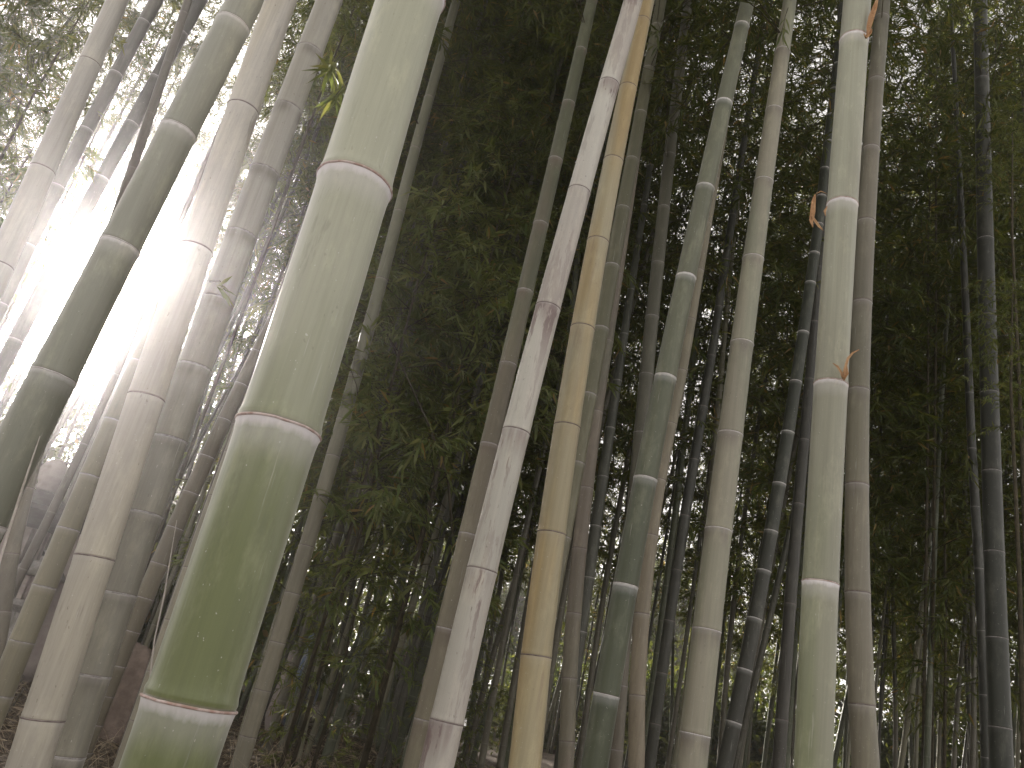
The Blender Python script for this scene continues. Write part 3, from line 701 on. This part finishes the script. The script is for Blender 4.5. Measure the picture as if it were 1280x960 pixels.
rr = random.Random(31); n = 0
for i in range(30):
    a = R(-50 + 92 * (i % 17) / 16 + rr.uniform(-2, 2)); d = (19.5 if i < 17 else 27) + rr.uniform(-1.5, 3)
    if a < R(-14) and i < 17: d -= 5
    x, y = d * math.sin(a), d * math.cos(a)
    if 17 < y < 27.5 and -6.5 < x < 9.5 and i < 17: y = 28.5 + rr.uniform(0, 2)
    o = TP[n % 3] if n < 3 else copy_tree(TP[n % 3]); n += 1
    o.location = (x, y, ground_z(x, y)); s = rr.uniform(.8, 1.2) * (.50 if abs(a - SUN_AZ) < R(8) else 1); o.scale = (s, s, s); o.rotation_euler = (0, 0, rr.uniform(0, 6.28))

SP = []
for k in range(2):
    mb, me = tree_mesh(420 + k, (1.5, 1.1)[k], (.8, .7)[k])
    root = empty('shrub', (0, 0, 0), 'low yellow green shrub in sunshine at the far edge of the stand', 'shrub', 'sunlit shrubs at the far edge of the stand')
    mb.build('trunk', [BARK], root).scale = (.3, .3, 1); link('crown', me, (), root); SP.append(root)
for i in range(13):
    a = R(-46 + 88 * i / 12 + rr.uniform(-1.5, 1.5)); d = 16.6 + rr.uniform(-.8, 1.4) - (5.5 if a < R(-16) else 0)
    x, y = d * math.sin(a), d * math.cos(a)
    if -.3 < x - .6 < .9: continue
    o = SP[i % 2] if i < 2 else copy_tree(SP[i % 2]); s = rr.uniform(.8, 1.3)
    o.location = (x, y, ground_z(x, y)); o.scale = (s, s, s); o.rotation_euler = (0, 0, rr.uniform(0, 6.28))

# ------------------------------------------------------------------ garden stones on the left, far wall, banner
STONE = noise_mat('grey_stone', (.22, .21, .20), (.34, .32, .30), 9, .9, .5, (.16, .15, .13))
STONE_P = noise_mat('pinkish_stone', (.33, .28, .26), (.42, .37, .34), 7, .9, .5, (.24, .21, .19))
SLATE = noise_mat('dark_slate_stone', (.065, .060, .055), (.11, .105, .095), 9, .85, .4)
def stone_lantern(px, py, D, s, lab, dome=False):
    """py: pixel of the roof's lower rim"""
    c = at(px, py, D); gz = ground_z(c.x, c.y); hz = (c.z - gz) / s
    root = empty('stone_lantern', (c.x, c.y, gz), lab, 'stone lantern'); root.scale = (s,) * 3
    b = MB(); b.lathe([(.30, -.05), (.30, .10), (.24, .14), (.20, .20)], 24, sq=6); b.build('base', [STONE], root, smooth=False)
    p = MB(); p.lathe([(.11, .20), (.105, hz * .3), (.12, hz * .32), (.105, hz * .34), (.11, hz - .52)], 20); p.build('shaft', [STONE], root)
    q = MB(); q.lathe([(.11, hz - .52), (.24, hz - .42), (.25, hz - .34), (.20, hz - .335)], 24, sq=6); q.build('platform', [STONE], root, smooth=False)
    fb = MB()
    for k in range(6):
        a = k * math.pi / 3; fb.box((.15 * math.cos(a), .15 * math.sin(a), hz - .17), (.055, .055, .33))
    fb.lathe([(.10, hz - .335), (.10, hz - .0)], 12); fb.build('fire_box', [STONE_P], root, smooth=False)
    r = MB()
    if dome: r.lathe([(.20, hz), (.36, hz + .01), (.35, hz + .06), (.28, hz + .15), (.15, hz + .22), (.05, hz + .24)], 28)
    else: r.lathe([(.19, hz), (.36, hz + .05), (.53, hz + .13), (.54, hz + .17), (.40, hz + .165), (.28, hz + .20), (.19, hz + .26), (.12, hz + .32), (.08, hz + .335)], 36, sq=6)
    r.build('roof', [SLATE if not dome else STONE], root, smooth=dome)
    if not dome:
        j = MB(); j.lathe([(.07, hz + .33), (.11, hz + .36), (.09, hz + .40), (.125, hz + .47), (.13, hz + .53), (.10, hz + .60), (.04, hz + .645), (.01, hz + .655)], 24); j.build('ball_finial', [STONE_P], root)
    return root
stone_lantern(38, 660, 6.6, .88, 'tall weathered stone lantern with dark roof and round ball finial at the left edge')
stone_lantern(32, 690, 7.2, .42, 'small pale stone lantern with domed cap behind the brown grey culm', True)
stone_lantern(48, 722, 6.2, .50, 'mushroom shaped pale stone lantern with wide cap behind the pencil thin culm', True)
def boulder(px, py, D, size, lab, mat, seed, name='boulder', n=18):
    c = at(px, py, D); gz = ground_z(c.x, c.y); rr = random.Random(seed)
    hz = max(c.z - gz + size[2] * .5, size[2]); V, Fc = [], []
    ph = [rr.uniform(0, 6) for _ in range(6)]
    for i in range(n + 1):
        th = math.pi * i / n
        for j in range(2 * n):
            q = math.pi * j / n; d = Vector((math.sin(th) * math.cos(q), math.sin(th) * math.sin(q), -math.cos(th)))
            k = 1 + .10 * math.sin(3 * d.x + ph[0]) + .09 * math.sin(4 * d.y + ph[1]) + .08 * math.sin(4 * d.z + ph[2]) + .04 * math.sin(9 * d.x + 7 * d.z + ph[3])
            V.append((d.x * size[0] / 2 * k, d.y * size[1] / 2 * k, hz / 2 - .04 + d.z * hz / 2 * k))
    for i in range(n):
        for j in range(2 * n):
            j2 = (j + 1) % (2 * n); Fc.append((i * 2 * n + j, i * 2 * n + j2, (i + 1) * 2 * n + j2, (i + 1) * 2 * n + j))
    o = link(name, mesh(name, V, Fc), [mat], None, (c.x, c.y, gz)); tag(o, lab, 'rock'); return o
boulder(88, 708, 6.6, (.5, .4, .5), 'pinkish pale standing rock right of the stone lanterns', STONE_P, 1)
boulder(62, 686, 7.8, (.35, .3, .3), 'small mossy pale rock farthest behind the stone lanterns', STONE, 2)
boulder(362, 832, 7.6, (.22, .2, .3), 'pale rounded rock seen between two thin culms beside the streaked blue grey rock', STONE_P, 3)
BLUE = NT('streaked_blue_stone'); o_ = BLUE.obj()
BLUEM = BLUE.bsdf(BLUE.mix(BLUE.ramp(BLUE.noise(o_, (40, 40, 6), 1, 3, .6), .42, .58), (.14, .19, .28), (.34, .36, .40)), .85)
boulder(384, 826, 8.0, (.34, .3, .5), 'streaked blue grey rock seen between two thin culms above the dry grass', BLUEM, 4)
boulder(172, 835, 4.6, (.24, .22, .34), 'brown upright rock behind the olive brown thin culm', noise_mat('brown_rock', (.13, .10, .08), (.24, .19, .16), 8, .9, .6), 5)

WALLW = noise_mat('white_render', (.74, .70, .72), (.80, .77, .78), 4, .8, .1)
root = empty('garden_wall', (2.2, 27.6, .45), 'low white garden wall with dark coping beyond the grove', 'garden wall')
b = MB(); b.box((0, 0, .40), (4, .25, .9)); b.build('wall_body', [WALLW], root, smooth=False)
b = MB(); b.box((0, 0, .88), (4.2, .36, .07)); b.build('coping', [SLATE], root, smooth=False)
b = MB(); b.box((0, -.19, .05), (4, .12, .16)); b.build('plinth', [STONE], root, smooth=False)
c = at(684, 930, 24.5)
root = empty('flower_pot', (c.x, c.y, .45), 'pot of red flowers on the pale paving beyond the grove', 'flower pot')
b = MB(); b.lathe([(.14, 0), (.20, .28), (.23, .29), (.23, .34), (.19, .34), (.18, .30)], 20); b.build('pot', [STONE], root)
rg = np.random.default_rng(3); P = rg.normal(0, .13, (260, 3)) + np.array([0, 0, .52]); Dd = rg.normal(0, 1, P.shape) + [0, 0, .6]; Dd /= np.linalg.norm(Dd, axis=1)[:, None]
V, Fc = leaf_arrays(P, Dd, rg.normal(0, 1, P.shape), np.full(260, .09), np.full(260, .06), True)
RED = noise_mat('red_petal', (.45, .02, .03), (.55, .05, .05), 9)
me = fast_mesh('blossom', V, Fc); link('blossom', me, [RED], root)
V, Fc = leaf_arrays(P * [1.2, 1.2, .85], -Dd, rg.normal(0, 1, P.shape), np.full(260, .10), np.full(260, .05), False)
link('leaves', fast_mesh('leaves', V, Fc), [TREELEAF], root)
c = at(533, 838, 16); gz = ground_z(c.x, c.y)
root = empty('striped_banner', (c.x, c.y, gz), 'red and white striped cloth banner glimpsed left of the whitish culm', 'banner')
STR = NT('red_white_stripes'); sp = STR.n('ShaderNodeSeparateXYZ'); STR.set(sp.inputs[0], STR.obj())
fr = STR.math('FRACT', STR.math('MULTIPLY', STR.math('ADD', sp.outputs[0], 5), 9)); STRM = STR.bsdf(STR.mix(STR.math('GREATER_THAN', fr, .5), (.72, .68, .70), (.55, .08, .12)), .8)
hz = c.z - gz; V, Fc = [], []
for i in range(21):
    for j in range(11): V.append((-.45 + .9 * i / 20, .04 * math.sin(i * .9) * (1 - j / 14), hz + .25 - .5 * j / 10))
for i in range(20):
    for j in range(10): Fc.append((i * 11 + j, i * 11 + j + 1, (i + 1) * 11 + j + 1, (i + 1) * 11 + j))
o = link('cloth', mesh('cloth', V, Fc), [STRM], root); md = o.modifiers.new('s', 'SOLIDIFY'); md.thickness = .004
for sx in (-.47, .47):
    b = MB(); b.tube([(sx, 0, -.05), (sx, 0, hz + .3)], .02, 8); b.build('pole', [TWIG], root)

# ------------------------------------------------------------------ dry scraps, sprays, twigs, grass
SHEATH = noise_mat('dry_sheath', (.36, .20, .10), (.50, .32, .18), 25, .8, .4)
def strip(pts, w, curl, parent, base, name='dry_sheath', mat=SHEATH):
    """a curled papery strip through world points"""
    pts = [Vector(p) - base for p in pts]; n = len(pts); V, Fc = [], []
    for i, p in enumerate(pts):
        t = (pts[min(i + 1, n - 1)] - pts[max(i - 1, 0)]).normalized(); sd_ = t.cross(Vector((0, 1, 0))).normalized(); nn = sd_.cross(t)
        ww = w * math.sin(math.pi * (.08 + .87 * i / (n - 1))) + .0008
        for k in range(5):
            u = (k - 2) / 2; V.append(p + sd_ * u * ww / 2 + nn * curl * ww * (1 - u * u))
    for i in range(n - 1):
        for k in range(4): Fc.append((i * 5 + k, i * 5 + k + 1, (i + 1) * 5 + k + 1, (i + 1) * 5 + k))
    o = link(name, mesh(name, V, Fc), [mat], parent); md = o.modifiers.new('s', 'SOLIDIFY'); md.thickness = .0008; return o
root, f, L, base = HERO['right_green']; Dw = 2.06
def pxs(seq, D): return [at(x, y, D) for x, y in seq]
strip(pxs([(1019, 243), (1017, 252), (1016, 264), (1014, 276), (1016, 284)], Dw), .016, .5, root, base)
strip(pxs([(1014, 268), (1019, 276), (1024, 283), (1029, 288)], Dw), .010, .4, root, base)
strip(pxs([(1034, 242), (1026, 239), (1019, 243)], Dw + .03), .003, .2, root, base)
strip(pxs([(1034, 258), (1031, 264), (1032, 270)], Dw + .02), .008, .3, root, base)
strip(pxs([(1055, 476), (1054, 468), (1057, 458), (1060, 448), (1066, 441), (1074, 437)], Dw - .03), .007, .4, root, base)
strip(pxs([(1053, 474), (1052, 466), (1047, 458), (1041, 454)], Dw - .03), .008, .4, root, base)
strip(pxs([(1055, 475), (1058, 466), (1058, 455)], Dw - .04), .013, .6, root, base)
strip(pxs([(1084, 44), (1086, 34), (1089, 22), (1094, 8), (1098, -6)], Dw - .02), .020, .5, root, base)
strip(pxs([(1080, 42), (1083, 46), (1088, 40), (1090, 36)], Dw - .04), .014, .6, root, base)
def spray(px, py, D, n, spread, ln, aim, key, seed):
    """a leaf spray on a twig, part of the named bamboo"""
    root, f, L, base = HERO[key]; rg = np.random.default_rng(seed); rr = random.Random(seed)
    a, b = at(px, py, D), at(px + aim[0], py + aim[1], D - .05)
    mb = MB(); mb.tube([a - base, (a + b) / 2 + Vector((0, 0, .02)) - base, b - base], [.003, .002, .001], 4, cap=False)
    P, Dd = [], []
    d0 = (b - a).normalized()
    for i in range(n):
        p = a.lerp(b, rr.uniform(.35, 1)); P.append(np.array(p - base)); v = d0 + Vector((rr.gauss(0, spread), rr.gauss(0, spread), rr.gauss(-.15, spread))); Dd.append(np.array(v.normalized()))
    P, Dd = np.array(P), np.array(Dd); Ls = rg.uniform(.75, 1.25, n) * ln
    V, Fc = leaf_arrays(P, Dd, rg.normal(0, .5, P.shape) + [0, -.3, 1], Ls, Ls * .13, True)
    me = fast_mesh('leaf_spray', V, Fc, mb); link('leaf_spray', me, [LEAF2, TWIG], root)
spray(262, 352, 2.25, 9, .4, .085, (20, 12), 'left_dull', 1)
spray(425, 70, 2.35, 30, .6, .10, (-15, 20), 'left_dull', 2)
spray(440, 100, 2.5, 30, .7, .10, (-25, 25), 'left_dull', 3)
spray(985, 10, 2.8, 9, .4, .11, (-8, 30), 'olive', 4)

t = NT('dry_grass_blade'); rn = t.n('ShaderNodeNewGeometry').outputs['Random Per Island']
GRASSM = t.bsdf(t.mix(rn, (.24, .185, .13), (.48, .40, .29)), .85, .1)
rg = np.random.default_rng(12); V, Fc, nb = [], [], 0
N = 15000
xs = rg.uniform(-3.6, 1.6, N); ys = 1.7 + 6.5 * rg.random(N) ** 1.3
for x, y in zip(xs, ys):
    a = rg.uniform(0, 6.28); ln = rg.uniform(.10, .34) * (1 if rg.random() < .9 else 1.5); h = Vector((math.cos(a), math.sin(a), 0)); sd_ = Vector((-h.y, h.x, 0)) * rg.uniform(.001, .0024)
    p = Vector((x, y, ground_z(x, y) - .005)); up = rg.uniform(.05, 1.0); k = len(V)
    for i in range(4):
        u = i / 3; q = p + h * ln * u * (1 - .3 * up) + Vector((0, 0, ln * up * (u - .55 * u * u)))
        V += [q + sd_ * (1 - u * .8), q - sd_ * (1 - u * .8)]
    for i in range(3): Fc.append((k + 2 * i, k + 2 * i + 1, k + 2 * i + 3, k + 2 * i + 2))
tag(link('dry_grass', mesh('dry_grass', V, Fc), [GRASSM]), 'dry straw coloured grass on the bank at the feet of the culms', 'grass', None, 'stuff')
rg = np.random.default_rng(21); N = 7000
xs = rg.uniform(-4, 3, N); ys = 1.6 + 7 * rg.random(N)
P = np.array([(x, y, ground_z(x, y) + h) for x, y, h in zip(xs, ys, rg.uniform(.004, .03, N))]); an = rg.uniform(0, 6.28, N)
Dd = np.stack([np.cos(an), np.sin(an), rg.normal(0, .2, N)], 1); Dd /= np.linalg.norm(Dd, axis=1)[:, None]
V, Fc = leaf_arrays(P, Dd, rg.normal(0, .3, P.shape) + [0, 0, 1], rg.uniform(.06, .13, N), rg.uniform(.010, .018, N), False)
tag(link('fallen_leaves', fast_mesh('fallen_leaves', V, Fc), [GRASSM]), 'dry fallen bamboo leaves littering the bank', 'leaf litter', None, 'stuff')
PALETW = noise_mat('pale_dead_twig', (.40, .36, .32), (.50, .46, .42), 30)
for lab, seq, D in (('thin pale dead stalk left of the thickest culm', [(221, 650), (205, 745), (193, 800), (186, 858), (184, 905)], 3.0),
                    ('hair thin pale stalk in front of the thick grey green culm at the left', [(50, 545), (30, 605), (12, 660), (0, 700), (-20, 770)], 2.0)):
    P = pxs(seq, D)[::-1]; q = P[0].copy(); q.z = ground_z(q.x, q.y) - .03; P = [q] + P if q.z < P[0].z else P; b = MB(); b.tube([p - q for p in P], [.003] * (len(P) - 1) + [.001], 6)
    tag(b.build('dead_stalk', [PALETW], None, q), lab, 'stalk')
P = pxs([(478, 405), (497, 445), (515, 485), (538, 535), (560, 600)], 4.6); q = Vector((P[-1].x + .2, P[-1].y + .3, 0)); q.z = ground_z(q.x, q.y)
b = MB(); b.tube([p - q for p in P] + [Vector((.05, .1, 1.0)), Vector((0, 0, -.03))], [.003, .005, .006, .007, .008, .010, .012], 7)
tag(b.build('dead_branch', [TWIG], None, q), 'thin dark bare branch slanting across the olive leaf mass', 'branch')

for lab, x0, y0, x1, y1 in (('dark dead cane lying on the dry grass right of the thickest culm', 280, 915, 370, 945), ('grey dead cane lying on the dry grass at the foot of the dense stand', 380, 905, 520, 935),
                            ('brown dead cane lying on the bank at the lower left corner', 2, 900, 30, 860)):
    def hit(x, y):
        d = FW + RT * ((x - 640) / F) + UP * ((480 - y) / F); p = CAM.copy()
        while p.z > ground_z(p.x, p.y) + .03 and p.y < 12: p = p + d * .01
        return p
    a, b_ = hit(x0, y0), hit(x1, y1); n = 7; pts = []
    for i in range(n):
        p = a.lerp(b_, i / (n - 1)); p.z = ground_z(p.x, p.y) + .03 + .012 * math.sin(i * 2.1); pts.append(p - a)
    b = MB(); b.tube(pts, [.011 - .001 * i for i in range(n)], 8); tag(b.build('dead_cane', [TWIG if 'grey' not in lab else PALETW], None, a), lab, 'cane')

# ------------------------------------------------------------------ the hazy air, added to make the veiling glow around the sun
if HAZE > 0:
    b = MB(); b.box((0, 0, 7.0), (124, 124, 17)); hz_ = b.build('haze', [], smooth=False)
    mt = bpy.data.materials.new('haze_air'); mt.use_nodes = True; n_ = mt.node_tree; n_.nodes.clear()
    v = n_.nodes.new('ShaderNodeVolumePrincipled'); v.inputs['Color'].default_value = (.98, .94, .975, 1); v.inputs['Density'].default_value = HAZE; v.inputs['Anisotropy'].default_value = .9
    oo = n_.nodes.new('ShaderNodeOutputMaterial'); n_.links.new(v.outputs[0], oo.inputs['Volume']); hz_.data.materials.append(mt)
    tag(hz_, 'faint hazy air added for the veiling glow of the low sun', 'haze', None, 'stuff')
print('scene built', len(bpy.data.objects))
